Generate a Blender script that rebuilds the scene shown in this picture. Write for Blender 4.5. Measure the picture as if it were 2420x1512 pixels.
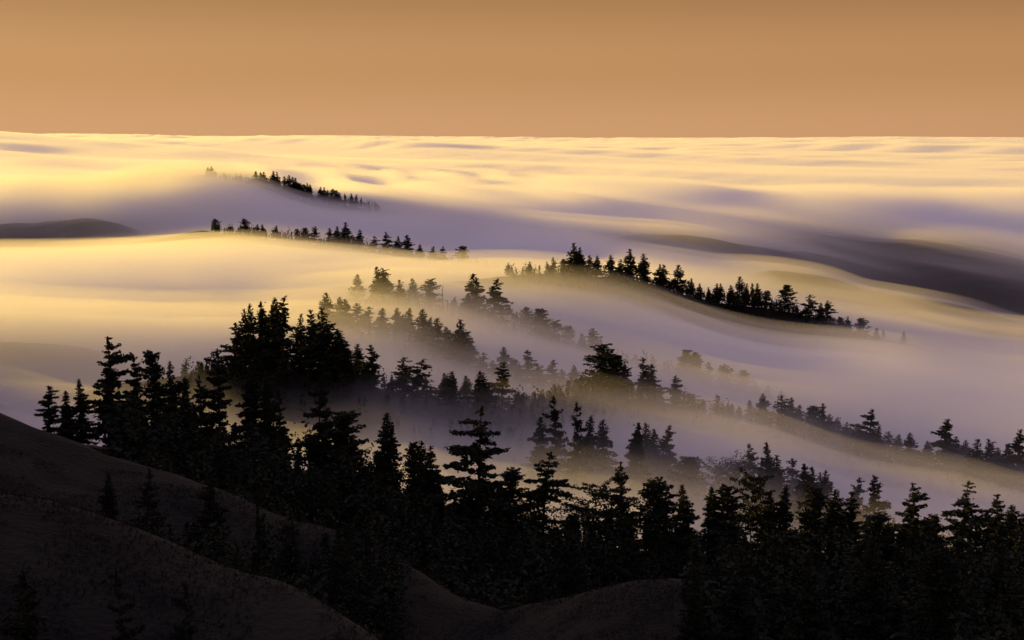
import bpy, math, random
import numpy as np

# ------------------------------------------------------------------ clear
for o in list(bpy.data.objects):
    bpy.data.objects.remove(o)
sc = bpy.context.scene
COL = sc.collection
R = math.radians

# ------------------------------------------------------------------ camera
W0, H0, FPX = 2419.0, 1512.0, 3322.0          # measuring frame of the photograph, focal length in its pixels
PITCH = R(7.52)
cam = bpy.data.cameras.new('camera')
cam.sensor_width = 36.0
cam.lens = 36.0 * FPX / W0
cam.clip_start = 0.5
cam.clip_end = 120000.0
camo = bpy.data.objects.new('camera', cam)
camo.location = (0, 0, 0)
camo.rotation_euler = (math.pi / 2 - PITCH, 0, 0)
COL.objects.link(camo)
sc.camera = camo

# ------------------------------------------------------------------ sky and sun
EXPO = 1.25
SUN_AZ, SUN_EL = R(-57), R(6.1)               # azimuth from the view direction (left is negative)
w = bpy.data.worlds.new('World')
sc.world = w
w.use_nodes = True
nt = w.node_tree
nt.nodes.clear()
N = nt.nodes.new
out = N('ShaderNodeOutputWorld')
bg = N('ShaderNodeBackground')
tc = N('ShaderNodeTexCoord')
sep = N('ShaderNodeSeparateXYZ')
nt.links.new(tc.outputs['Generated'], sep.inputs[0])
ramp = N('ShaderNodeValToRGB')
nt.links.new(sep.outputs['Z'], ramp.inputs[0])
cr = ramp.color_ramp
cr.interpolation = 'EASE'
stops = [(0.00, (0.575, 0.305, 0.150)), (0.05, (0.48, 0.242, 0.105)), (0.11, (0.34, 0.158, 0.063)), (0.17, (0.31, 0.15, 0.068)),
         (0.34, (0.33, 0.21, 0.20)), (0.60, (0.32, 0.265, 0.40)), (1.0, (0.29, 0.265, 0.48))]
while len(cr.elements) < len(stops):
    cr.elements.new(0.5)
for e, (p, c) in zip(cr.elements, stops):
    e.position = p
    e.color = (*[q / 2 ** EXPO for q in c], 1)
sky = N('ShaderNodeTexSky')
sky.sky_type = 'NISHITA'
sky.sun_disc = False
sky.sun_elevation = SUN_EL
sky.sun_rotation = SUN_AZ
sky.dust_density = 3.0
mixs = N('ShaderNodeMixRGB')
mixs.blend_type = 'ADD'
mixs.inputs[0].default_value = 0.004
nt.links.new(ramp.outputs[0], mixs.inputs[1])
nt.links.new(sky.outputs[0], mixs.inputs[2])
dotn = N('ShaderNodeVectorMath')
dotn.operation = 'DOT_PRODUCT'
dotn.inputs[1].default_value = (math.sin(SUN_AZ), math.cos(SUN_AZ), 0.0)
nt.links.new(tc.outputs['Generated'], dotn.inputs[0])
mr = N('ShaderNodeMapRange')
mr.inputs['From Min'].default_value = -1.0
mr.inputs['From Max'].default_value = 1.0
nt.links.new(dotn.outputs['Value'], mr.inputs['Value'])
warm = N('ShaderNodeMixRGB')
warm.inputs[1].default_value = (.84, .77, .80, 1)
warm.inputs[2].default_value = (1.12, 1.17, 1.12, 1)
nt.links.new(mr.outputs[0], warm.inputs[0])
mul = N('ShaderNodeMixRGB')
mul.blend_type = 'MULTIPLY'
mul.inputs[0].default_value = 1.0
nt.links.new(mixs.outputs[0], mul.inputs[1])
nt.links.new(warm.outputs[0], mul.inputs[2])
nt.links.new(mul.outputs[0], bg.inputs[0])
bg.inputs[1].default_value = 1.0
nt.links.new(bg.outputs[0], out.inputs[0])

sun = bpy.data.lights.new('sun', 'SUN')
sun.energy = 3.2
sun.angle = R(0.6)
sun.color = (1.0, 0.63, 0.05)
suno = bpy.data.objects.new('sun', sun)
suno.rotation_euler = (math.pi / 2 - SUN_EL, 0, -SUN_AZ + math.pi)
COL.objects.link(suno)

sc.view_settings.view_transform = 'Standard'
sc.view_settings.look = 'None'
sc.view_settings.exposure = EXPO
sc.view_settings.gamma = 1.0
sc.view_settings.use_curve_mapping = False
sc.render.engine = 'CYCLES'
cy = sc.cycles
cy.use_denoising = True
try:
    cy.denoiser = 'OPENIMAGEDENOISE'
    cy.denoising_input_passes = 'RGB_ALBEDO_NORMAL'
except Exception:
    pass
cy.max_bounces = 32
cy.volume_bounces = 28
cy.diffuse_bounces = 2
cy.glossy_bounces = 1
cy.transparent_max_bounces = 16
cy.use_adaptive_sampling = False

# ------------------------------------------------------------------ measuring helpers
CP, SP = math.cos(PITCH), math.sin(PITCH)


def at(u, v, Y):
    """point at forward distance Y that is seen at photo position (u, v)"""
    a, b = (u - W0 / 2) / FPX, -(v - H0 / 2) / FPX
    dx, dy, dz = a, CP + b * SP, -SP + b * CP
    k = Y / dy
    return np.array((dx * k, Y, dz * k))


def height_at(v, Y):
    b = -(v - H0 / 2) / FPX
    return Y * (-SP + b * CP) / (CP + b * SP)


def x_at(u, v, Y):
    b = -(v - H0 / 2) / FPX
    return (u - W0 / 2) / FPX * Y / (CP + b * SP)


def smooth(t):
    t = np.clip(t, 0, 1)
    return t * t * (3 - 2 * t)


class Noise2:
    def __init__(self, seed):
        self.g = np.random.default_rng(seed).uniform(-1, 1, (64, 64))

    def __call__(self, x, y):
        xi, yi = np.floor(x).astype(int), np.floor(y).astype(int)
        fx, fy = x - xi, y - yi
        fx, fy = fx ** 3 * (fx * (6 * fx - 15) + 10), fy ** 3 * (fy * (6 * fy - 15) + 10)
        g = self.g
        a, b = g[xi % 64, yi % 64], g[(xi + 1) % 64, yi % 64]
        c, d = g[xi % 64, (yi + 1) % 64], g[(xi + 1) % 64, (yi + 1) % 64]
        return (a * (1 - fx) + b * fx) * (1 - fy) + (c * (1 - fx) + d * fx) * fy


n1, n2, n3, n4 = Noise2(1), Noise2(2), Noise2(3), Noise2(4)

# ------------------------------------------------------------------ ridges: (u, v of the visible foot of the trees, distance)
RIDGES = {
    'near': [(60, 1015, 330), (250, 1040, 350), (450, 1050, 370), (650, 1090, 380), (900, 1170, 385), (1130, 1235, 385),
             (1300, 1275, 390), (1600, 1300, 395), (1900, 1300, 395), (2150, 1300, 390), (2420, 1310, 385)],
    'second': [(1240, 1095, 690), (1400, 1100, 690), (1520, 1115, 685), (1650, 1130, 675), (1800, 1170, 650), (1950, 1195, 630), (2080, 1225, 590), (2250, 1270, 560)],
    'third': [(500, 855, 790), (560, 850, 790), (680, 855, 790), (800, 865, 790), (900, 900, 800), (1000, 925, 800), (1100, 945, 790),
              (1220, 955, 780), (1390, 912, 850), (1500, 925, 860), (1600, 945, 860), (1700, 975, 850), (1850, 1000, 840),
              (2000, 1040, 820), (2100, 1075, 800), (2220, 1090, 785), (2420, 1125, 760)],
    'fourth': [(740, 742, 1010), (870, 765, 1000), (1000, 790, 990), (1100, 850, 960), (1200, 885, 940), (1350, 910, 930),
               (1500, 940, 940)],
    'fifth': [(830, 680, 1200), (1000, 703, 1190), (1100, 728, 1180), (1200, 747, 1170), (1300, 785, 1140), (1400, 825, 1120),
              (1600, 870, 1050), (1800, 935, 1000), (1900, 970, 980)],
    'sixth': [(1180, 640, 1390), (1300, 640, 1380), (1400, 640, 1370), (1500, 655, 1360), (1600, 685, 1350), (1700, 705, 1340),
              (1800, 715, 1330), (1900, 735, 1320), (1970, 757, 1310), (2050, 785, 1300), (2150, 806, 1290)],
    'seventh': [(480, 532, 2060), (570, 541, 2050), (650, 552, 2040), (700, 556, 2030), (850, 578, 2000), (1000, 606, 1970),
                (1100, 618, 1950), (1220, 640, 1930)],
    'eighth': [(470, 404, 2660), (570, 418, 2640), (600, 433, 2630), (680, 450, 2610), (740, 460, 2600), (860, 480, 2580), (890, 486, 2570)],
}
# how far the ground of the crest lies under that foot, and the slope of the flanks
DROP = {'near': (2, .42), 'second': (9, .62), 'third': (4, .62), 'fourth': (7, .62), 'fifth': (8, .60), 'sixth': (3, .78), 'seventh': (7, .45), 'eighth': (8, .35)}
PTS = {}
for k, pl in RIDGES.items():
    PTS[k] = np.array([at(*p) for p in pl])


def ridge_at(k, u):
    """distance and ground height of ridge k below photo column u"""
    pl = RIDGES[k]
    us = [p[0] for p in pl]
    return float(np.interp(u, us, [p[2] for p in pl])), float(np.interp(u, us, [p[1] for p in pl]))


def seg_height(x, y, P, slope, rnd):
    """highest of the tent shapes over the segments of a polyline"""
    best = np.full(x.shape, -1e9)
    for a, b in zip(P[:-1], P[1:]):
        d = b - a
        t = np.clip(((x - a[0]) * d[0] + (y - a[1]) * d[1]) / (d[0] ** 2 + d[1] ** 2), 0, 1)
        q = np.hypot(x - a[0] - t * d[0], y - a[1] - t * d[1])
        h = a[2] + t * d[2] - slope * (np.sqrt(q * q + rnd * rnd) - rnd)
        best = np.maximum(best, h)
    return best


# grass hills in front: crest lines (u, v, distance)
HILL_NEAR = [(-700, 900, 120), (-300, 1060, 122), (0, 1165, 124), (120, 1185, 124), (250, 1238, 122), (400, 1300, 120), (520, 1350, 117), (650, 1395, 113), (760, 1450, 108), (880, 1520, 100), (1000, 1600, 94)]
HILL_FAR = [(-1300, 560, 235), (-700, 740, 230), (-300, 880, 225), (0, 990, 222), (100, 1032, 222), (250, 1085, 220), (400, 1122, 218), (550, 1172, 214), (650, 1222, 210), (800, 1270, 205),
            (900, 1312, 200), (1000, 1362, 196), (1100, 1428, 190), (1190, 1457, 184), (1300, 1430, 178), (1400, 1406, 174), (1500, 1393, 172), (1580, 1392, 170), (1700, 1400, 168), (1900, 1440, 160)]
PN = np.array([at(*p) for p in HILL_NEAR])
PF = np.array([at(*p) for p in HILL_FAR])


def hill(az, r, P, front, back, rnd):
    """a hill with its crest along the line P, seen from the camera's side: gentle face in front, steep back"""
    pa, pr = np.arctan2(P[:, 0], P[:, 1]), np.hypot(P[:, 0], P[:, 1])
    rc = np.interp(az, pa, pr)
    zc = np.interp(az, pa, P[:, 2])
    d = r - rc
    soft = np.sqrt(d * d + rnd * rnd) - rnd
    return zc - np.where(d > 0, back * soft, 0) + np.where(d < 0, front * soft, 0)


def terrain(x, y):
    x, y = np.asarray(x, float), np.asarray(y, float)
    r = np.hypot(x, y)
    h = np.full(x.shape, -330.0) + 12 * n3(x / 700, y / 700)
    for k, P in PTS.items():
        drop, sl = DROP[k]
        Q = P.copy()
        Q[:, 2] -= drop
        a0, a1 = Q[0] + (Q[0] - Q[1]) / np.linalg.norm((Q[0] - Q[1])[:2]) * 260, Q[-1] + (Q[-1] - Q[-2]) / np.linalg.norm((Q[-1] - Q[-2])[:2]) * 260
        if k == 'near':
            a0[2], a1[2] = Q[0][2] + 30, Q[-1][2] - 10
        else:
            a0[2], a1[2] = Q[0][2] - 45, Q[-1][2] - 70
        Q = np.vstack([a0, Q, a1])
        s = seg_height(x, y, Q, sl, 10.0)
        h = np.maximum(h, s)
    # hollows of dark land close under the fog
    ft = None
    calm = np.ones(x.shape)
    for (u, v, Y, su, sy, d0, dd) in HOLLOWS:
        p = at(u, v, Y)
        g = np.exp(-((x - p[0]) / su) ** 2 - ((y - p[1]) / sy) ** 2)
        if ft is None and (g > .02).any():
            ft = fog_top(x, np.maximum(y, 300))
        if ft is not None:
            h = np.where(g > .02, np.maximum(h, ft - d0 - dd * (1 - g) - 70 * smooth((.42 - g) / .42)), h)
            calm = calm * (1 - np.clip(g * 1.3, 0, .92))
    # the grassy hills in front
    az = np.arctan2(x, y)
    hf = hill(az, r, PF, np.interp(az, (-.35, -.1, .0), (-.20, -.12, -.01)), .75, 10.0)
    hn = hill(az, r, PN, -.22, .70, 10.0)
    inb = np.where(np.abs(az) < 1.2, 0, 400)
    h = np.maximum(h, np.where(r < 420, hf - inb, -1e9))
    h = np.maximum(h, np.where((r < 300) & (az < 0.05), hn - inb, -1e9))
    h = np.maximum(h, seg_height(x, y, np.array([(-400., 150, 45), (-400, 320, 55), (-570, 560, 75)]), .65, 10.0))  # unseen ridge at far left, added to keep the sun off the foreground
    # shoulder the photographer stands on
    h = np.maximum(h, -1.75 - 0.42 * np.maximum(0, r - 2.5) - 60 * smooth((r - 60) / 60))
    h = h + np.clip(r / 150, 0, 1) * (1.2 * n1(x / 23, y / 23) + 0.5 * n2(x / 9, y / 9)) * (r < 3200) * calm
    return h


# (u, v, distance, half extents, least depth under the fog, extra depth at the rim)
HOLLOWS = [(2400, 620, 1850, 330, 470, 1.5, 16), (2280, 540, 2350, 330, 360, 2.5, 20), (2170, 490, 2750, 300, 400, 4.5, 22), (1800, 525, 2450, 260, 170, 7, 20),
           (-60, 514, 2030, 330, 260, 5, 18), (-60, 815, 880, 150, 80, 20, 25)]


# basins in the fog
DIPS = [(2520, 570, 2080, 380, 640, 105), (250, 668, 1120, 420, 75, 15), (0, 835, 740, 150, 60, 18), (1900, 545, 2150, 330, 190, 32), (1450, 520, 2350, 280, 160, 16), (-130, 515, 2000, 340, 280, 60), (2600, 490, 2950, 470, 650, 80), (620, 955, 640, 130, 70, 14)]


# fog surface: (u, v, distance) where its top lies
def fog_points():
    pts = []

    def add(u, v, Y, dz=0):
        p = at(u, v, Y)
        pts.append((p[0], p[1], p[2] + dz))
    off = {'second': 17, 'third': 5, 'fourth': 14, 'fifth': 18, 'sixth': -6, 'seventh': 3, 'eighth': 1}
    for k, o in off.items():
        pl = RIDGES[k]
        for u in np.arange(pl[0][0], pl[-1][0] + 1, 60):
            Y, v = ridge_at(k, u)
            d = o
            if k == 'third' and u < 540:
                d = 5
            if k == 'third' and 540 <= u < 830:
                d = -12
            if k == 'third' and u > 1620:
                d = 15 if u < 1950 else 9
            if k == 'second' and u > 1850:
                d = 8
            if k == 'eighth' and u < 595:
                d = 15
            if k == 'seventh' and u < 640:
                d = 7
            if k == 'sixth':
                d = float(np.interp(u, (1250, 1450, 1600, 1750, 1900, 1980, 2060), (0, -7, -11, -22, -18, 2, 12)))
            add(u, v, Y - (40 if k == 'sixth' else 0), d)
    # left bank
    for (u, v, Y) in [(-300, 640, 1250), (0, 612, 1300), (200, 602, 1350), (400, 612, 1350), (600, 630, 1350), (800, 650, 1330),
                      (-200, 700, 980), (0, 700, 980), (200, 700, 980), (400, 712, 980), (0, 915, 600), (-200, 890, 600), (150, 960, 590), (350, 1000, 580), (600, 1040, 570), (900, 1130, 530), (1150, 1200, 510), (1400, 1240, 510), (200, 880, 720), (400, 890, 720),
                      (0, 545, 1850), (200, 545, 1850), (400, 530, 1950), (0, 430, 2600), (250, 420, 2600),
                      (2400, 790, 1230), (2300, 860, 1050), (2420, 880, 1000), (2420, 700, 1520), (2420, 610, 1950), (2200, 600, 1850), (1900, 550, 2050), (1600, 530, 2250), (2350, 490, 2750), (1300, 525, 2300), (2400, 440, 3900), (2000, 440, 3900), (1500, 430, 4000), (1200, 450, 3200), (1000, 440, 3200)]:
        add(u, v, Y)
    # the sheet that spills along the front of the ridge right of centre
    for (u, v, Y) in [(1250, 656, 1270), (1400, 686, 1205), (1475, 704, 1180), (1550, 722, 1155), (1625, 745, 1130), (1700, 768, 1100), (1800, 790, 1075), (1900, 806, 1055), (2000, 820, 1045), (2100, 832, 1040), (2300, 850, 1030)]:
        add(u, v, Y, 2)
    return np.array(pts)


FP = fog_points()


def fog_top(x, y):
    x, y = np.asarray(x, float), np.asarray(y, float)
    r = np.hypot(x, y)
    az = np.arctan2(x, y)
    lr = np.log(r)
    num = np.zeros(x.shape)
    den = np.zeros(x.shape)
    bgd = -122 - 42 * smooth((az + .3) / .5) + 0 * r
    pr = np.log(np.hypot(FP[:, 0], FP[:, 1]))
    pa = np.arctan2(FP[:, 0], FP[:, 1])
    for a, l, z in zip(pa, pr, FP[:, 2]):
        q = np.exp(-((az - a) / .035) ** 2 - ((lr - l) / .075) ** 2)
        num += q * z
        den += q
    f = (num + .03 * bgd) / (den + .03)
    for (u, v, Y, su, sy, dip) in DIPS:
        p = at(u, v, Y)
        f = f - dip * np.exp(-((x - p[0]) / su) ** 2 - ((y - p[1]) / sy) ** 2)
    # steep ripples beyond the farthest ridge
    rg = np.exp(-((x + 430) / 520) ** 2 - ((y - 4700) / 1700) ** 2)
    ph = (x + .19 * y) / 235 + .5 * n4(x / 700, y / 2200)
    f = f + rg * 15 * (2 * (.5 + .5 * np.sin(ph * 6.283)) ** 1.6 - 1)
    # long rolls of the open sea of fog, drawn out from the far left to the near right
    sa, ta = x * .62 - y * .78, x * .78 + y * .62
    f = f + smooth((r - 1900) / 900) * 9 * n1(sa / 1500 + .4 * n2(x / 900, y / 900), ta / 230) * (1 - smooth((r - 4200) / 2500))
    f = f + smooth((r - 2800) / 2500) * 30 * n2(sa / 3000 + 5.2 + .4 * n4(x / 1500, y / 700), ta / 430 + .3 * n3(x / 900, y / 900))
    f = f + smooth((r - 6000) / 6000) * 75 * n3(sa / 8000 + 2.2, ta / 1500)
    f = f + smooth((r - 480) / 200) * (1 - smooth((r - 2600) / 1500)) * (2.6 * n4(sa / 420, ta / 75 + .5 * n1(x / 260, y / 260)) + 1.2 * n2(sa / 260, ta / 34))
    f = f + 185 * np.exp(-((az + .60) / .30) ** 2) * smooth((r - 4500) / 6500)
    return f


# ------------------------------------------------------------------ materials
def mat(name, build):
    m = bpy.data.materials.new(name)
    m.use_nodes = True
    m.node_tree.nodes.clear()
    build(m.node_tree, m.node_tree.nodes.new, m.node_tree.links.new)
    return m


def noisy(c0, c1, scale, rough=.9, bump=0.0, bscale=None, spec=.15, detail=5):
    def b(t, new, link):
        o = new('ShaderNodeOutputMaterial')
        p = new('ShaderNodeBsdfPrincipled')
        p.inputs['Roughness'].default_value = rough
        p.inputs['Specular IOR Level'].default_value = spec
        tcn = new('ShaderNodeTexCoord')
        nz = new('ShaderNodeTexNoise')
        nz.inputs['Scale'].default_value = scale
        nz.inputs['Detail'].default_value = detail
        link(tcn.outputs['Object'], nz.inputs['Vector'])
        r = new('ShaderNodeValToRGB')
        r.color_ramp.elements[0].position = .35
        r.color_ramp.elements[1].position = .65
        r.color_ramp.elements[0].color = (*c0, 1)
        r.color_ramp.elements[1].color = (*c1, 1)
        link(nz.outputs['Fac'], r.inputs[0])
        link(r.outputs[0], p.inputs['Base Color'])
        if bump:
            n = new('ShaderNodeTexNoise')
            n.inputs['Scale'].default_value = bscale or scale
            n.inputs['Detail'].default_value = 8
            link(tcn.outputs['Object'], n.inputs['Vector'])
            bm = new('ShaderNodeBump')
            bm.inputs['Strength'].default_value = 1.0
            bm.inputs['Distance'].default_value = bump
            link(n.outputs['Fac'], bm.inputs['Height'])
            link(bm.outputs[0], p.inputs['Normal'])
        link(p.outputs[0], o.inputs[0])
    return b


M_LEAF = mat('conifer_needles', noisy((.010, .014, .008), (.022, .026, .013), .35))
M_BARK = mat('bark', noisy((.03, .022, .016), (.06, .045, .033), 2.0))
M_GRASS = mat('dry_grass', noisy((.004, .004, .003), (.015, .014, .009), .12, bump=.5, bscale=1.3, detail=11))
M_FLOOR = mat('forest_floor', noisy((.007, .007, .005), (.020, .018, .012), .3, bump=.3, bscale=1.0))


def fog_mat(name, density, g):
    def b(t, new, link):
        o = new('ShaderNodeOutputMaterial')
        p = new('ShaderNodeVolumePrincipled')
        p.inputs['Color'].default_value = (.998, .998, .998, 1)
        p.inputs['Density'].default_value = density
        p.inputs['Anisotropy'].default_value = g
        link(p.outputs[0], o.inputs['Volume'])
    return mat(name, b)


# ------------------------------------------------------------------ mesh helpers
def new_mesh(name, verts, faces=None, loops=None, sizes=None, smooth_shade=False):
    me = bpy.data.meshes.new(name)
    verts = np.asarray(verts, np.float32)
    if faces is not None:
        faces = np.asarray(faces, np.int32)
        loops = faces.ravel()
        sizes = np.full(len(faces), faces.shape[1], np.int32)
    me.vertices.add(len(verts))
    me.vertices.foreach_set('co', verts.ravel())
    me.loops.add(len(loops))
    me.loops.foreach_set('vertex_index', np.asarray(loops, np.int32))
    me.polygons.add(len(sizes))
    st = np.zeros(len(sizes), np.int32)
    st[1:] = np.cumsum(sizes)[:-1]
    me.polygons.foreach_set('loop_start', st)
    me.polygons.foreach_set('loop_total', sizes)
    if smooth_shade:
        me.polygons.foreach_set('use_smooth', np.ones(len(sizes), bool))
    me.update(calc_edges=True)
    me.validate()
    return me


def link_obj(name, me, material=None, parent=None):
    o = bpy.data.objects.new(name, me)
    if material and not me.materials:
        me.materials.append(material)
    COL.objects.link(o)
    if parent:
        o.parent = parent
    return o


def grid_faces(nr, nc, wrap=False):
    i = np.arange(nr - 1)[:, None]
    j = np.arange(nc if wrap else nc - 1)[None, :]
    a = i * nc + j
    b = i * nc + (j + 1) % nc
    return np.stack([a, b, b + nc, a + nc], -1).reshape(-1, 4)


# ------------------------------------------------------------------ ground: one sheet to the horizon
az = np.concatenate([np.arange(-180, -60, 5), np.arange(-60, -26, 1.0), np.arange(-26, 26, .2), np.arange(26, 60, 1.0), np.arange(60, 180, 5)]) * math.pi / 180
rr = np.concatenate([[.5, 1.5], np.geomspace(3, 60, 24)[:-1], np.geomspace(60, 440, 110)[:-1], np.geomspace(440, 3200, 150)[:-1], np.geomspace(3200, 60000, 30)])
A, RR = np.meshgrid(az, rr)
X, Y = RR * np.sin(A), RR * np.cos(A)
Z = terrain(X, Y)
V = np.stack([X, Y, Z], -1).reshape(-1, 3)
F = grid_faces(len(rr), len(az), True)
me = new_mesh('ground', V, F, smooth_shade=True)
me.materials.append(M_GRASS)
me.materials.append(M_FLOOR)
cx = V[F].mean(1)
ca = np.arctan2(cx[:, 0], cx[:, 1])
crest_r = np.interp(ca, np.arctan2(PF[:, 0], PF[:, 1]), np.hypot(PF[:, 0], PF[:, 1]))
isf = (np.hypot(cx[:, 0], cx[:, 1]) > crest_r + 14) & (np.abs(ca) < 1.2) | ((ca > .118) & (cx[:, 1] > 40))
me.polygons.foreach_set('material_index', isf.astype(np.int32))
ground = link_obj('ground', me)
ground['kind'] = 'structure'

# ------------------------------------------------------------------ fog
M_FOG = fog_mat('fog', .0052, .22)


def fog_bank(name, dz, material, label):
    az = np.concatenate([np.arange(-80, -28, 2.0), np.arange(-28, 28.01, .4), np.arange(30, 61, 2.0)]) * math.pi / 180
    rr = np.concatenate([np.geomspace(405, 3200, 140)[:-1], np.geomspace(3200, 60000, 80)])
    A, RR = np.meshgrid(az, rr)
    X, Y = RR * np.sin(A), RR * np.cos(A)
    Z = fog_top(X, Y) + dz
    T = terrain(X, Y)
    k = smooth((RR - 405) / 60)
    Z = np.where(RR < 470, np.minimum(Z, T - 2) * (1 - k) + Z * k, Z)
    nr, nc = X.shape
    top = np.stack([X, Y, Z], -1).reshape(-1, 3)
    bot = top.copy()
    bot[:, 2] = -400
    Ft = grid_faces(nr, nc)
    Fb = grid_faces(nr, nc)[:, ::-1] + nr * nc
    ring = np.concatenate([np.arange(nc), np.arange(1, nr) * nc + nc - 1, (nr - 1) * nc + np.arange(nc - 2, -1, -1), np.arange(nr - 2, 0, -1) * nc])
    nx = np.roll(ring, -1)
    Fs = np.stack([ring, nx, nx + nr * nc, ring + nr * nc], -1)[:, ::-1]
    me = new_mesh(name, np.vstack([top, bot]), np.vstack([Ft, Fb, Fs]))
    o = link_obj(name, me, material)
    o['kind'] = 'stuff'
    o['label'] = label
    o['category'] = 'fog'
    return o


fog_bank('fog', 0.0, M_FOG, 'sea of golden and violet fog flowing between the wooded ridges')
fog_bank('fog', 9.0, fog_mat('thin_fog', .0022, .22), 'thin veil of mist over the sea of fog')
fog_bank('fog', -12.0, fog_mat('deep_fog', .02, .22), 'thick lower fog filling the valleys between the wooded ridges')

# ------------------------------------------------------------------ trees
def tube(P, rad, n=5):
    """tapered tube along the points P"""
    P = np.asarray(P, float)
    vs, fs = [], []
    for i, (p, q) in enumerate(zip(P, rad)):
        d = P[min(i + 1, len(P) - 1)] - P[max(i - 1, 0)]
        d = d / (np.linalg.norm(d) + 1e-9)
        a = np.cross(d, (0.3, 0.9, 0.2))
        a /= np.linalg.norm(a) + 1e-9
        b = np.cross(d, a)
        for k in range(n):
            t = 2 * math.pi * k / n
            vs.append(p + q * (a * math.cos(t) + b * math.sin(t)))
    for i in range(len(P) - 1):
        for k in range(n):
            fs.append((i * n + k, i * n + (k + 1) % n, (i + 1) * n + (k + 1) % n, (i + 1) * n + k))
    return np.array(vs), np.array(fs, int)


def cards(C, size, rng, flat=.55):
    """small pointed sprays (two triangles each, as one quad) round the points C"""
    n = len(C)
    d = rng.normal(size=(n, 3))
    d[:, 2] *= flat
    d /= np.linalg.norm(d, axis=1)[:, None] + 1e-9
    e = rng.normal(size=(n, 3))
    e -= (e * d).sum(1)[:, None] * d
    e /= np.linalg.norm(e, axis=1)[:, None] + 1e-9
    L = (size * rng.uniform(.6, 1.35, n))[:, None]
    Wd = L * rng.uniform(.28, .5, n)[:, None]
    V = np.stack([C - d * L * .55, C + e * Wd, C + d * L * .75, C - e * Wd], 1)
    return V.reshape(-1, 3), np.arange(4 * n).reshape(-1, 4)


KIND = {
    # radius, boughs, leaf count, leaf size, length jitter, droop, profile, whorls, lean, crown start, tip
    'fir':     dict(R=.20, nb=95, jit=.30, droop=.25, prof='cone', wh=0, lean=.00, h0=.06, up=.35, w=.30),
    'ragged':  dict(R=.23, nb=58, jit=.60, droop=.18, prof='cone', wh=13, lean=.03, h0=.08, up=.45, w=.22),
    'layered': dict(R=.33, nb=44, jit=.55, droop=.10, prof='cone', wh=10, lean=.07, h0=.10, up=.15, w=.17),
    'round':   dict(R=.24, nb=90, jit=.40, droop=.12, prof='ovate', wh=0, lean=.03, h0=.08, up=.55, w=.34),
    'spire':   dict(R=.12, nb=70, jit=.35, droop=.30, prof='cone', wh=0, lean=.01, h0=.05, up=.40, w=.34),
    'flat':    dict(R=.60, nb=34, jit=.45, droop=.02, prof='flat', wh=6, lean=.10, h0=.35, up=.25, w=.20),
    'bush':    dict(R=.55, nb=46, jit=.30, droop=.02, prof='dome', wh=0, lean=.00, h0=.10, up=.9, w=.40),
    'snag':    dict(R=.06, nb=16, jit=.70, droop=-.1, prof='cone', wh=0, lean=.02, h0=.30, up=.6, w=.05),
}


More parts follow.
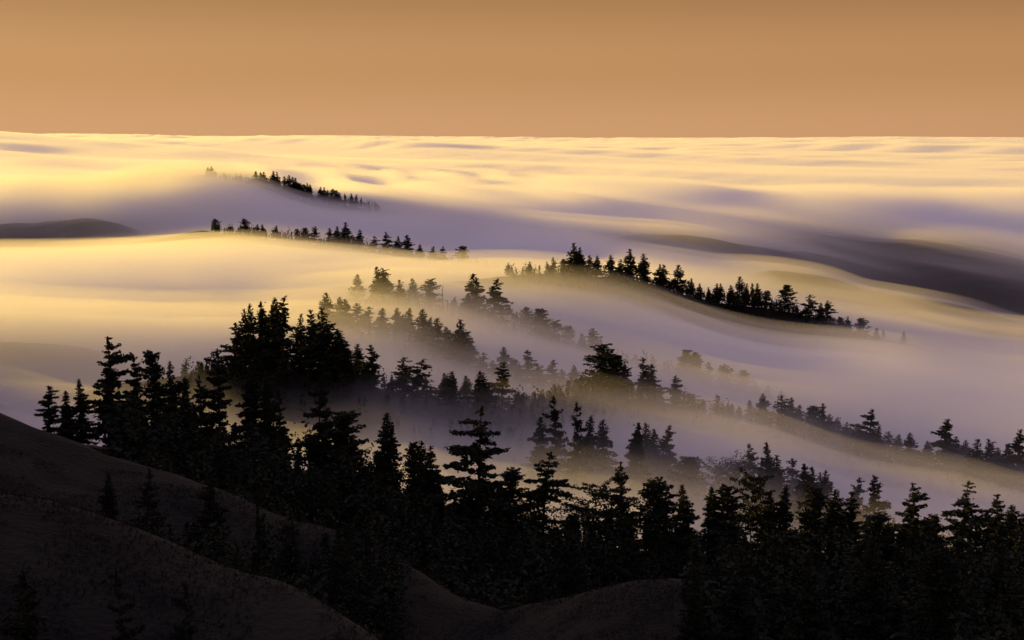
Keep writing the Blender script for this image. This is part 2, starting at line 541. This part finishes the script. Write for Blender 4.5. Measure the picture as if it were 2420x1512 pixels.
def grow(kind, seed, nleaf, lsize, split=0, limbs=True):
    """one tree of height 1: trunk geometry, crown geometry, and the longest boughs apart when split > 0"""
    K = KIND[kind]
    rng = np.random.default_rng(seed)
    lean = K['lean'] * rng.uniform(.3, 1.2)
    bend = rng.uniform(-.03, .03)

    def axis(t):
        t = np.asarray(t, float)
        return np.stack([lean * t ** 2.2, bend * np.sin(t * 3), t], -1)
    tt = np.linspace(-.05, 1.0, 9)
    TP = axis(np.clip(tt, 0, 1))
    TP[:, 2] = tt
    trunk = tube(TP, .016 * (1 - .93 * np.clip(tt, 0, 1)) + .0008, 6)
    boughs = []
    nb = K['nb']
    phi0, lop = rng.uniform(0, 6.28), rng.uniform(.05, .38)
    gap = rng.uniform(.15, .8)
    for i in range(nb):
        q = (i + rng.uniform(0, 1)) / nb
        h = K['h0'] + (1 - K['h0']) * q ** .88
        if K['wh']:
            step = (1 - K['h0']) / K['wh']
            h = K['h0'] + (math.floor((h - K['h0']) / step) + .5 + rng.normal(0, .27)) * step
        h = min(h, .985)
        t = (1 - h) / (1 - K['h0'])
        if K['prof'] == 'cone':
            L = K['R'] * (.06 + .94 * t ** .82) * (1 - .25 * max(0, t - .75) * 4 * .6)
        elif K['prof'] == 'ovate':
            L = K['R'] * (.16 + .95 * t ** .55 * (1 - .28 * t))
        elif K['prof'] == 'dome':
            L = K['R'] * (.30 + .70 * math.sqrt(max(0, 1 - (1.25 * t - .55) ** 2 / .55)))
        else:
            L = K['R'] * (.35 + .65 * min(1, t * 2.2))
        L *= 1 + K['jit'] * rng.uniform(-1, .75)
        phi = i * 2.39996 + rng.normal(0, .35)
        L *= 1 + lop * math.cos(phi - phi0)
        if abs(t - gap) < .05:
            L *= rng.uniform(.35, .8)
        if rng.uniform() < .06:
            L *= 1.4
        if rng.uniform() < .07:
            continue
        e0 = K['up'] * (1 - t) * 1.1 - K['droop'] * t + rng.normal(0, .10)
        s = np.linspace(0, 1, 5)
        rad = np.stack([np.cos(phi) * s, np.sin(phi) * s], -1) * L * math.cos(e0)
        z = h + L * (math.sin(e0) * s - K['droop'] * .8 * s ** 2 + .28 * s ** 3 * abs(K['droop']) * 2)
        ax = axis(h)
        P = np.stack([ax[0] + rad[:, 0], ax[1] + rad[:, 1], z], -1)
        boughs.append((L, P, t))
    tot = sum(b[0] ** 1.2 for b in boughs)
    parts = []
    for (L, P, t) in boughs:
        n = max(3, int(nleaf * L ** 1.2 / tot))
        s = rng.beta(1.5, 1.1, n)
        C = np.stack([np.interp(s, np.linspace(0, 1, 5), P[:, k]) for k in range(3)], -1)
        d = P[-1] - P[0]
        side = np.array([-d[1], d[0], 0])
        side /= np.linalg.norm(side) + 1e-9
        wid = K['w'] * L * (1.05 - .75 * s) + lsize * .35
        C += side * (rng.normal(0, .62, n) * wid)[:, None]
        C[:, 2] += rng.normal(-.2, .5, n) * (wid * .30 + lsize * .25)
        V, Fq = cards(C, np.full(n, lsize) * (1.1 - .35 * s) * (.42 + .58 * min(1, t * 2.6) if K['prof'] == 'cone' else 1), rng)
        tv, tf = tube(P, np.linspace(.0045, .0012, 5) * (.6 + L * 3), 3)
        if limbs:
            parts.append((L, np.vstack([V, tv]), np.vstack([Fq, tf + len(V)])))
        else:
            parts.append((L, V, Fq))
    # leader
    n = max(6, nleaf // 70)
    if kind != 'snag':
        tl = rng.uniform(.93, 1.0, n)
        C = axis(tl) + rng.normal(0, .3, (n, 3)) * (.003 + (1 - tl) * .22)[:, None]
        V, Fq = cards(C, lsize * (.25 + 6.5 * (1 - tl)), rng, 2.2)
        parts.append((0, V, Fq))

    def join(ps):
        vs, fs, o = [], [], 0
        for _, v, f in ps:
            vs.append(v)
            fs.append(f + o)
            o += len(v)
        return np.vstack(vs), np.vstack(fs)
    parts.sort(key=lambda p: -p[0])
    return trunk, join(parts[split:]), [(p[1], p[2]) for p in parts[:split]]


PROTO = {}


def proto(kind, lod, var):
    key = (kind, lod, var)
    if key not in PROTO:
        nleaf, ls = {'close': (9500, .021), 'hero': (5200, .030), 'mid': (2300, .040), 'far': (800, .062)}[lod]
        if kind == 'snag':
            nleaf, ls = nleaf // 40, ls * .5
        seed = abs(hash_(kind) * 7 + var * 13 + len(lod))
        tr, cr_, bo = grow(kind, seed, nleaf, ls, 14 if lod in ('hero', 'close') else 0)
        m1 = new_mesh('trunk', *tr)
        m1.materials.append(M_BARK)
        m2 = new_mesh('crown', *cr_)
        m2.materials.append(M_LEAF)
        bs = []
        for v, f in bo:
            b = new_mesh('bough', v, f)
            b.materials.append(M_LEAF)
            bs.append(b)
        PROTO[key] = (m1, m2, bs)
    return PROTO[key]


def hash_(s_):
    h = 5
    for c in s_:
        h = (h * 31 + ord(c)) % 9973
    return h


NAMES = {'fir': 'conifer_tree', 'ragged': 'conifer_tree', 'layered': 'conifer_tree', 'round': 'broad_crowned_tree', 'spire': 'conifer_tree', 'flat': 'spreading_tree', 'bush': 'bush', 'snag': 'dead_tree'}


def plant(kind, lod, var, loc, h, hw, rotz, label, group=None, lean=0.0):
    e = bpy.data.objects.new(NAMES[kind], None)
    e.empty_display_size = 1
    COL.objects.link(e)
    e.location = loc
    k = hw / KIND[kind]['R'] * 1.02
    k = min(max(k, h * .5), h * 2.0)
    e.scale = (k, k, h)
    e.rotation_euler = (0, lean, rotz)
    e['label'] = label
    e['category'] = 'bush' if kind == 'bush' else 'tree'
    if group:
        e['group'] = group
    m1, m2, bs = proto(kind, lod, var)
    link_obj('trunk', m1, None, e)
    c = link_obj('crown', m2, None, e)
    for b in bs:
        link_obj('bough', b, None, c)
    return e


# (photo column, row of the tip, half width, kind)
T = {}
T['near'] = [(112, 908, 33, 'ragged'), (157, 920, 20, 'spire'), (183, 893, 24, 'fir'), (247, 793, 50, 'ragged'), (320, 835, 30, 'ragged'), (370, 830, 32, 'round'), (402, 850, 27, 'fir'),
    (430, 898, 25, 'round'), (470, 881, 26, 'ragged'), (513, 820, 38, 'ragged'), (592, 855, 38, 'fir'), (628, 873, 30, 'fir'), (667, 913, 28, 'ragged'), (745, 867, 44, 'layered'),
    (767, 960, 25, 'ragged'), (813, 970, 44, 'round'), (913, 971, 42, 'fir'), (973, 1046, 26, 'round'), (995, 1038, 34, 'fir'), (1020, 1050, 26, 'fir'), (1132, 955, 78, 'layered'),
    (1210, 1110, 40, 'round'), (1282, 1063, 66, 'layered'), (1400, 1143, 62, 'flat'), (1470, 1088, 34, 'ragged'), (1569, 1131, 48, 'round'), (1616, 1141, 36, 'fir'), (1686, 1145, 28, 'fir'),
    (1728, 1150, 36, 'round'), (1778, 1123, 44, 'flat'), (1816, 1160, 30, 'fir'), (1860, 1143, 34, 'fir'), (1923, 1156, 36, 'round'), (1973, 1154, 32, 'fir'), (2010, 1163, 32, 'ragged'),
    (2080, 1215, 30, 'round'), (2156, 1140, 40, 'ragged'), (2205, 1215, 28, 'round'), (2280, 1133, 52, 'layered'), (2358, 1166, 34, 'ragged'), (2392, 1190, 34, 'fir')]
T['second'] = [(1273, 983, 20, 'fir'), (1313, 931, 24, 'ragged'), (1359, 948, 24, 'ragged'), (1396, 980, 20, 'fir'), (1421, 990, 24, 'fir'), (1509, 995, 20, 'spire'), (1524, 997, 22, 'fir'), (1541, 1010, 18, 'fir'), (1573, 1001, 24, 'ragged'),
    (1352, 1100, 16, 'round'), (1623, 1081, 18, 'round'), (1648, 1076, 20, 'ragged'), (1700, 1107, 26, 'bush'), (1738, 1106, 26, 'bush'), (1778, 1046, 24, 'ragged'), (1810, 1043, 24, 'fir'), (1840, 1073, 22, 'fir'), (1870, 1080, 22, 'ragged'), (1901, 1093, 16, 'spire'),
    (1916, 1100, 18, 'fir'), (1936, 1115, 16, 'fir'), (1951, 1108, 18, 'fir'), (2026, 1123, 18, 'ragged'), (2070, 1121, 22, 'ragged')]
T['third'] = [(560, 760, 22, 'ragged'), (577, 728, 20, 'fir'), (593, 716, 22, 'fir'), (615, 711, 20, 'spire'), (638, 706, 22, 'ragged'), (652, 700, 26, 'fir'), (669, 698, 26, 'ragged'), (707, 740, 26, 'fir'), (733, 730, 24, 'ragged'), (767, 725, 32, 'fir'), (795, 775, 26, 'fir'),
    (812, 800, 22, 'fir'), (844, 811, 24, 'fir'), (882, 813, 24, 'ragged'), (949, 841, 38, 'layered'), (984, 845, 36, 'layered'), (1051, 880, 24, 'fir'), (1066, 876, 22, 'fir'), (1101, 886, 22, 'fir'), (1133, 875, 26, 'fir'), (1184, 853, 30, 'ragged'), (1236, 938, 16, 'bush'), (1268, 943, 18, 'flat'),
    (1418, 815, 38, 'round'), (1454, 838, 24, 'round'), (1480, 858, 20, 'ragged'), (1519, 843, 22, 'ragged'), (1544, 858, 24, 'ragged'), (1594, 885, 24, 'ragged'), (1636, 930, 16, 'flat'), (1696, 933, 20, 'ragged'), (1745, 960, 16, 'fir'),
    (1803, 928, 20, 'fir'), (1843, 933, 24, 'ragged'), (1868, 938, 22, 'ragged'), (1890, 955, 18, 'fir'), (1923, 960, 24, 'round'), (1941, 951, 20, 'ragged'), (1961, 976, 20, 'fir'), (2000, 996, 20, 'fir'), (2056, 965, 34, 'ragged'), (2100, 1018, 28, 'ragged'), (2150, 1021, 24, 'fir'), (2168, 1066, 16, 'flat'),
    (2236, 986, 38, 'ragged'), (2280, 1038, 20, 'fir'), (2311, 1036, 22, 'fir'), (2335, 1036, 20, 'ragged'), (2358, 1056, 22, 'fir'), (2412, 1012, 30, 'ragged'), (1660, 940, 16, 'fir'), (1720, 950, 18, 'fir'), (1770, 945, 18, 'ragged'), (1980, 985, 18, 'fir'), (2025, 1000, 18, 'ragged'), (2078, 1005, 20, 'fir'), (2125, 1025, 20, 'fir'), (2190, 1040, 20, 'fir'), (2262, 1030, 18, 'fir'), (2385, 1046, 22, 'fir')]
T['fourth'] = [(770, 690, 22, 'fir'), (802, 700, 18, 'fir'), (820, 705, 18, 'ragged'), (845, 715, 18, 'ragged'), (870, 722, 20, 'ragged'), (906, 726, 18, 'fir'), (936, 726, 22, 'fir'), (969, 727, 20, 'fir'), (996, 729, 20, 'fir'), (1033, 750, 22, 'fir'), (1053, 770, 20, 'fir'), (1084, 753, 26, 'fir'), (1108, 795, 20, 'fir'),
    (1143, 831, 16, 'ragged'), (1191, 818, 22, 'fir'), (1213, 850, 20, 'round'), (1243, 826, 22, 'ragged'), (1269, 858, 22, 'ragged'), (1304, 848, 22, 'ragged'), (1356, 861, 24, 'fir'), (1328, 870, 18, 'fir'), (1165, 850, 16, 'ragged'), (1228, 858, 16, 'fir'), (952, 742, 14, 'fir'), (1018, 748, 14, 'fir')]
T['fifth'] = [(845, 647, 12, 'fir'), (888, 629, 18, 'fir'), (903, 632, 18, 'ragged'), (945, 660, 14, 'fir'), (973, 657, 16, 'fir'), (1013, 660, 18, 'round'), (1047, 672, 6, 'snag'), (1039, 722, 22, 'round'), (1072, 702, 12, 'fir'), (1094, 744, 14, 'ragged'), (1105, 692, 14, 'fir'), (1120, 645, 30, 'fir'), (1167, 657, 32, 'ragged'),
    (1219, 735, 8, 'spire'), (1243, 726, 16, 'round'), (1276, 730, 18, 'round'), (1289, 753, 10, 'fir'), (1306, 758, 14, 'round'), (1276, 778, 14, 'fir'), (1314, 796, 12, 'fir'), (1343, 770, 18, 'round'), (1373, 787, 12, 'fir'), (1399, 775, 18, 'ragged'), (1374, 800, 10, 'spire'), (1459, 822, 10, 'snag'),
    (1621, 828, 18, 'round'), (1643, 834, 16, 'round'), (1621, 864, 16, 'fir'), (1676, 855, 24, 'ragged'), (1711, 863, 20, 'round'), (1758, 876, 24, 'round'), (1725, 908, 16, 'fir'), (1748, 903, 16, 'fir'), (1500, 836, 14, 'fir'), (1540, 842, 16, 'ragged'), (1575, 850, 14, 'fir'), (1420, 800, 14, 'fir'), (1785, 898, 18, 'fir'), (1815, 910, 16, 'ragged'), (1845, 922, 16, 'fir')]
T['sixth'] = [(1200, 620, 12, 'fir'), (1250, 617, 16, 'fir'), (1292, 617, 8, 'spire'), (1307, 607, 10, 'ragged'), (1330, 612, 14, 'round'), (1359, 574, 20, 'fir'), (1372, 584, 12, 'fir'), (1393, 602, 10, 'fir'), (1410, 604, 10, 'fir'), (1442, 602, 14, 'fir'), (1467, 612, 10, 'fir'), (1487, 588, 18, 'fir'), (1519, 599, 18, 'fir'),
    (1558, 624, 13, 'fir'), (1570, 624, 13, 'fir'), (1602, 624, 18, 'fir'), (1632, 657, 14, 'fir'), (1652, 669, 12, 'fir'), (1672, 677, 10, 'spire'), (1692, 669, 10, 'fir'), (1701, 669, 10, 'fir'), (1725, 673, 10, 'fir'), (1749, 652, 13, 'fir'), (1763, 669, 9, 'spire'), (1776, 668, 9, 'ragged'), (1791, 669, 12, 'fir'), (1812, 687, 14, 'round'),
    (1855, 674, 24, 'round'), (1910, 694, 24, 'layered'), (1937, 714, 9, 'fir'), (1955, 709, 14, 'ragged'), (1985, 749, 12, 'round'), (2003, 747, 10, 'fir'), (2034, 752, 16, 'round'), (2072, 774, 10, 'fir'), (2088, 778, 10, 'fir'), (2135, 783, 10, 'spire')]
T['seventh'] = [(507, 517, 7, 'round'), (577, 517, 17, 'round'), (608, 529, 9, 'fir'), (620, 529, 9, 'fir'), (654, 532, 11, 'fir'), (702, 541, 11, 'round'), (720, 538, 12, 'round'), (745, 533, 13, 'ragged'), (777, 538, 10, 'fir'), (797, 534, 11, 'fir'), (818, 525, 15, 'fir'), (850, 542, 13, 'fir'), (884, 557, 11, 'ragged'), (911, 547, 15, 'ragged'), (942, 558, 10, 'fir'), (960, 554, 13, 'fir'), (994, 577, 11, 'fir'), (1024, 581, 10, 'fir'), (1045, 581, 11, 'ragged'), (1092, 582, 17, 'round'), (1125, 609, 7, 'fir'), (1150, 614, 8, 'fir')]
T['eighth'] = [(490, 394, 5, 'fir'), (500, 392, 5, 'fir'), (604, 404, 9, 'fir'), (617, 407, 8, 'fir'), (624, 406, 8, 'fir'), (645, 404, 9, 'fir'), (655, 406, 8, 'fir'), (672, 416, 8, 'fir'), (683, 413, 9, 'fir'), (690, 417, 8, 'fir'), (698, 420, 8, 'fir'), (707, 433, 9, 'round'), (716, 436, 8, 'round'), (726, 432, 8, 'fir'), (733, 435, 6, 'fir'),
    (757, 441, 6, 'fir'), (766, 442, 6, 'fir'), (774, 448, 6, 'fir'), (785, 447, 8, 'round'), (795, 449, 6, 'fir'), (802, 455, 5, 'fir'), (815, 457, 5, 'spire'), (829, 457, 5, 'spire'), (842, 459, 5, 'spire'), (854, 466, 4, 'spire'), (872, 474, 4, 'spire')]

PHRASE = {
    'near': ('on the black foreground ridge', 'black trees along the foreground ridge'),
    'second': ('in the misty row behind the foreground ridge', 'misty trees behind the foreground ridge'),
    'third': ('on the dark middle ridge', 'dark trees along the middle ridge'),
    'fourth': ('in the row behind the tree island', 'half-veiled trees behind the tree island'),
    'fifth': ('on the pale fading ridge', 'pale trees fading into fog at mid distance'),
    'sixth': ('on the sharp ridge right of centre', 'silhouetted trees on the ridge right of centre'),
    'seventh': ('on the low line left of centre', 'tree tops along the low line left of centre'),
    'eighth': ('on the farthest little ridge', 'tree tops on the farthest ridge'),
}
LOOK = {'fir': 'pointed conifer', 'ragged': 'ragged conifer', 'layered': 'wide-boughed conifer', 'round': 'round-crowned tree', 'spire': 'narrow conifer', 'flat': 'flat-topped spreading tree', 'bush': 'low rounded bush', 'snag': 'bare dead tree'}


def ordinal(n):
    return f"{n}{'th' if 10 <= n % 100 <= 20 else {1: 'st', 2: 'nd', 3: 'rd'}.get(n % 10, 'th')}"


rnd = random.Random(7)
for k, lst in T.items():
    lst = sorted(lst)
    lod = 'hero' if k == 'near' else 'mid' if k in ('second', 'third', 'fourth') else 'far'
    nv = {'hero': 5, 'mid': 4, 'far': 4}[lod]
    for i, (u, v, hw, kind) in enumerate(lst):
        Yd, vb = ridge_at(k, u)
        Yd += rnd.uniform(-1, 1) * (14 if k != 'near' else 10)
        zt = height_at(v, Yd)
        x = x_at(u, v, Yd)
        zb = float(terrain(np.array([x]), np.array([Yd]))[0])
        h = zt - zb
        h = max(h, 5)
        ph, grp = PHRASE[k]
        lab = f"{LOOK[kind]}, {ordinal(i + 1)} from the left {ph}"
        rot = rnd.uniform(0, 6.28) if kind != 'layered' else rnd.uniform(-.4, .4)
        vis = max(.45, min(1, (height_at(v, Yd) - height_at(vb, Yd)) / h))
        plant(kind, lod, rnd.randrange(nv), (x, Yd, zb - .3), h, rnd.uniform(1.32, 1.68) * hw * Yd / FPX / vis ** .8, rot, lab, grp, rnd.uniform(-.045, .045))

# single trees on the grass hills and in the gully
LONE = [(800, 1240, 90, 'fir', 160, 'broad black conifer standing on the far grass slope, left of the gully'),
        (280, 1322, 110, 'layered', 86, 'dark conifer at lower left with its tip against the near grass hill'),
        (450, 1362, 130, 'ragged', 84, 'wide dark conifer at the bottom edge on the near grass hill'),
        (50, 1335, 150, 'fir', 82, 'black conifer filling the bottom left corner'),
        (255, 1112, 48, 'fir', 186, 'dim bushy conifer on the far grass slope, leftmost there'),
        (350, 1103, 56, 'ragged', 186, 'dim ragged conifer on the far grass slope below the tallest left conifer'),
        (492, 1106, 60, 'fir', 184, 'dim pointed conifer rising from the far grass slope'),
        (605, 1162, 16, 'spire', 184, 'slim dim conifer with bare tip on the far grass slope'),
        (690, 1230, 56, 'fir', 178, 'dim broad conifer just above the broad conifer of the far slope'),
        (1345, 1284, 90, 'round', 240, 'dark rounded crown in the gully behind the dip between the grass hills'),
        (1262, 1372, 62, 'round', 232, 'dark round crown low in the gully beside the pale grass rise'),
        (1480, 1272, 80, 'round', 250, 'dark rounded crown below the foreground ridge, behind the pale grass rise'),
        (1640, 1335, 70, 'fir', 136, 'black conifer at the right end of the pale grass rise'),
        (1760, 1262, 100, 'ragged', 142, 'dark conifer rising right of the pale grass rise'),
        (1905, 1300, 105, 'fir', 130, 'black conifer low on the right slope, second from the grass rise'),
        (2060, 1262, 105, 'fir', 136, 'black conifer in the middle of the right-hand dark slope'),
        (2225, 1290, 120, 'round', 130, 'black broad tree on the right-hand dark slope'),
        (2370, 1275, 110, 'fir', 136, 'black conifer in the bottom right corner')]
for i, (u, v, hw, kind, Yd, lab) in enumerate(LONE):
    x = x_at(u, v, Yd)
    zb = float(terrain(np.array([x]), np.array([float(Yd)]))[0])
    h = max(height_at(v, Yd) - zb, 6)
    plant(kind, 'close', i % 3, (x, Yd, zb - .3), h, hw * Yd / FPX, rnd.uniform(0, 6.28), lab, 'single trees on the near slopes')


# ------------------------------------------------------------------ low forest that covers the flanks
def cover(name, spots, protos, label):
    vs, fs, o = [], [], 0
    rng = np.random.default_rng(11)
    for (x, y, z, h, wd) in spots:
        v, f = protos[rng.integers(len(protos))]
        t = rng.uniform(0, 6.28)
        c, s_ = math.cos(t), math.sin(t)
        q = np.empty_like(v)
        q[:, 0] = (v[:, 0] * c - v[:, 1] * s_) * wd + x
        q[:, 1] = (v[:, 0] * s_ + v[:, 1] * c) * wd + y
        q[:, 2] = v[:, 2] * h + z - .2
        vs.append(q)
        fs.append(f + o)
        o += len(v)
    m = new_mesh(name, np.vstack(vs), np.vstack(fs))
    ob = link_obj(name, m, M_LEAF)
    ob['kind'] = 'stuff'
    ob['label'] = label
    ob['category'] = 'undergrowth'
    return ob


def cover_protos(n, ls):
    res = []
    for kd, sd in (('fir', 71), ('round', 72), ('bush', 73), ('ragged', 74), ('round', 75)):
        tr, c_, _ = grow(kd, sd, n, ls, 0, False)
        v, f = c_
        k = np.random.default_rng(sd).permutation(len(f))[:n]
        res.append((v[f[k]].reshape(-1, 3), np.arange(4 * len(k)).reshape(-1, 4)))
    return res


crng = np.random.default_rng(5)


def flank_spots(k, n, d0, d1, h0, h1):
    P = PTS[k]
    seg = np.linalg.norm(np.diff(P[:, :2], axis=0), axis=1)
    cum = np.concatenate([[0], np.cumsum(seg)])
    t = crng.uniform(30 if k == 'near' else 12, cum[-1] - (60 if k == 'sixth' else -20), n)
    x, y = np.interp(t, cum, P[:, 0]), np.interp(t, cum, P[:, 1])
    y = y - crng.uniform(d0, d1, n)
    x = x * (y / np.interp(t, cum, P[:, 1])) + crng.normal(0, 2, n)
    z = terrain(x, y)
    h = crng.uniform(h0, h1, n)
    return np.stack([x, y, z, h, h * crng.uniform(.7, 1.15, n)], -1)


near_sp = np.vstack([flank_spots('near', 520, -6, 36, 6, 12.5), flank_spots('near', 700, 24, 150, 8, 16)])
ca = np.arctan2(near_sp[:, 0], near_sp[:, 1])
crest = np.interp(ca, np.arctan2(PF[:, 0], PF[:, 1]), np.hypot(PF[:, 0], PF[:, 1]))
near_sp = near_sp[np.hypot(near_sp[:, 0], near_sp[:, 1]) > crest + 26]


def field_spots(n, u0, u1, r0, r1, h0, h1):
    u = crng.uniform(u0, u1, n)
    a = np.arctan((u - W0 / 2) / FPX / CP)
    r = crng.uniform(r0, r1, n)
    x, y = r * np.sin(a), r * np.cos(a)
    h = crng.uniform(h0, h1, n)
    return np.stack([x, y, terrain(x, y), h, h * crng.uniform(.8, 1.3, n)], -1)


cover('undergrowth', near_sp, cover_protos(320, .09), 'black low forest covering the slope of the foreground ridge')
gully_sp = np.vstack([field_spots(150, 1610, 2500, 105, 172, 4, 9), field_spots(90, 180, 930, 146, 182, 3, 7), field_spots(110, 230, 900, 165, 198, 2, 6), field_spots(130, 300, 930, 140, 190, 4, 8), field_spots(26, 640, 930, 150, 196, 5, 9), field_spots(16, -60, 330, 78, 90, 3, 6)])
cover('undergrowth', gully_sp, cover_protos(340, .075), 'black shrubs and saplings in the gully between the grass hills')
shrub_sp = field_spots(70, -100, 1500, 85, 215, .4, .9)
shrub_sp[:, 4] *= 2.2
cover('undergrowth', shrub_sp, cover_protos(120, .12)[2:3], 'small dark shrubs dotted over the grass hills')
far_sp = np.vstack([flank_spots(k, n, d0, d1, a, b) for k, n, d0, d1, a, b in (('second', 150, -20, 40, 5, 11), ('third', 560, -20, 50, 5, 11), ('fourth', 220, -18, 35, 5, 11), ('fifth', 260, -18, 40, 5, 12),
                    ('sixth', 700, -20, 75, 4, 9), ('seventh', 300, -15, 15, 6, 12), ('eighth', 260, -15, 30, 5, 11))])
far_sp = np.vstack([far_sp, field_spots(60, 430, 570, 765, 830, 4, 9)])
cover('undergrowth', far_sp, cover_protos(95, .17), 'dark low forest covering the ridges that stand in the fog')


# dry grass on the near hills
def grass_tufts(n):
    u = crng.uniform(-120, 1640, n)
    a = np.arctan((u - W0 / 2) / FPX / CP)
    r = np.sqrt(crng.uniform(72 ** 2, 224 ** 2, n))
    crest = np.interp(a, np.arctan2(PF[:, 0], PF[:, 1]), np.hypot(PF[:, 0], PF[:, 1]))
    dens = n4(r * np.sin(a) / 6, r * np.cos(a) / 6) + .6 * n2(r * np.sin(a) / 2.1, r * np.cos(a) / 2.1)
    k = (r < crest + 10) & (dens > -.25 + crng.uniform(-.3, .3, n))
    a, r = a[k], r[k]
    x, y = r * np.sin(a), r * np.cos(a)
    base = np.stack([x, y, terrain(x, y) - .03], -1)
    vs = []
    for _ in range(3):
        m = len(base)
        b = base + np.stack([crng.normal(0, .10, m), crng.normal(0, .10, m), np.zeros(m)], -1)
        t = crng.uniform(0, 6.28, m)
        hgt = crng.uniform(.12, .42, m)
        wd = crng.uniform(.015, .05, m)
        sd = np.stack([np.cos(t) * wd, np.sin(t) * wd, np.zeros(m)], -1)
        tip = b + np.stack([crng.normal(.05, .10, m), crng.normal(0, .10, m), hgt], -1)
        vs.append(np.stack([b - sd, b + sd, tip], 1))
    V = np.concatenate(vs).reshape(-1, 3)
    m = new_mesh('grass', V, np.arange(len(V)).reshape(-1, 3))
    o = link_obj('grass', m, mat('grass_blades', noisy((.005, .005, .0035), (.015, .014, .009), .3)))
    o['kind'] = 'stuff'
    o['label'] = 'dim dry grass on the near hills'
    o['category'] = 'grass'


grass_tufts(70000)
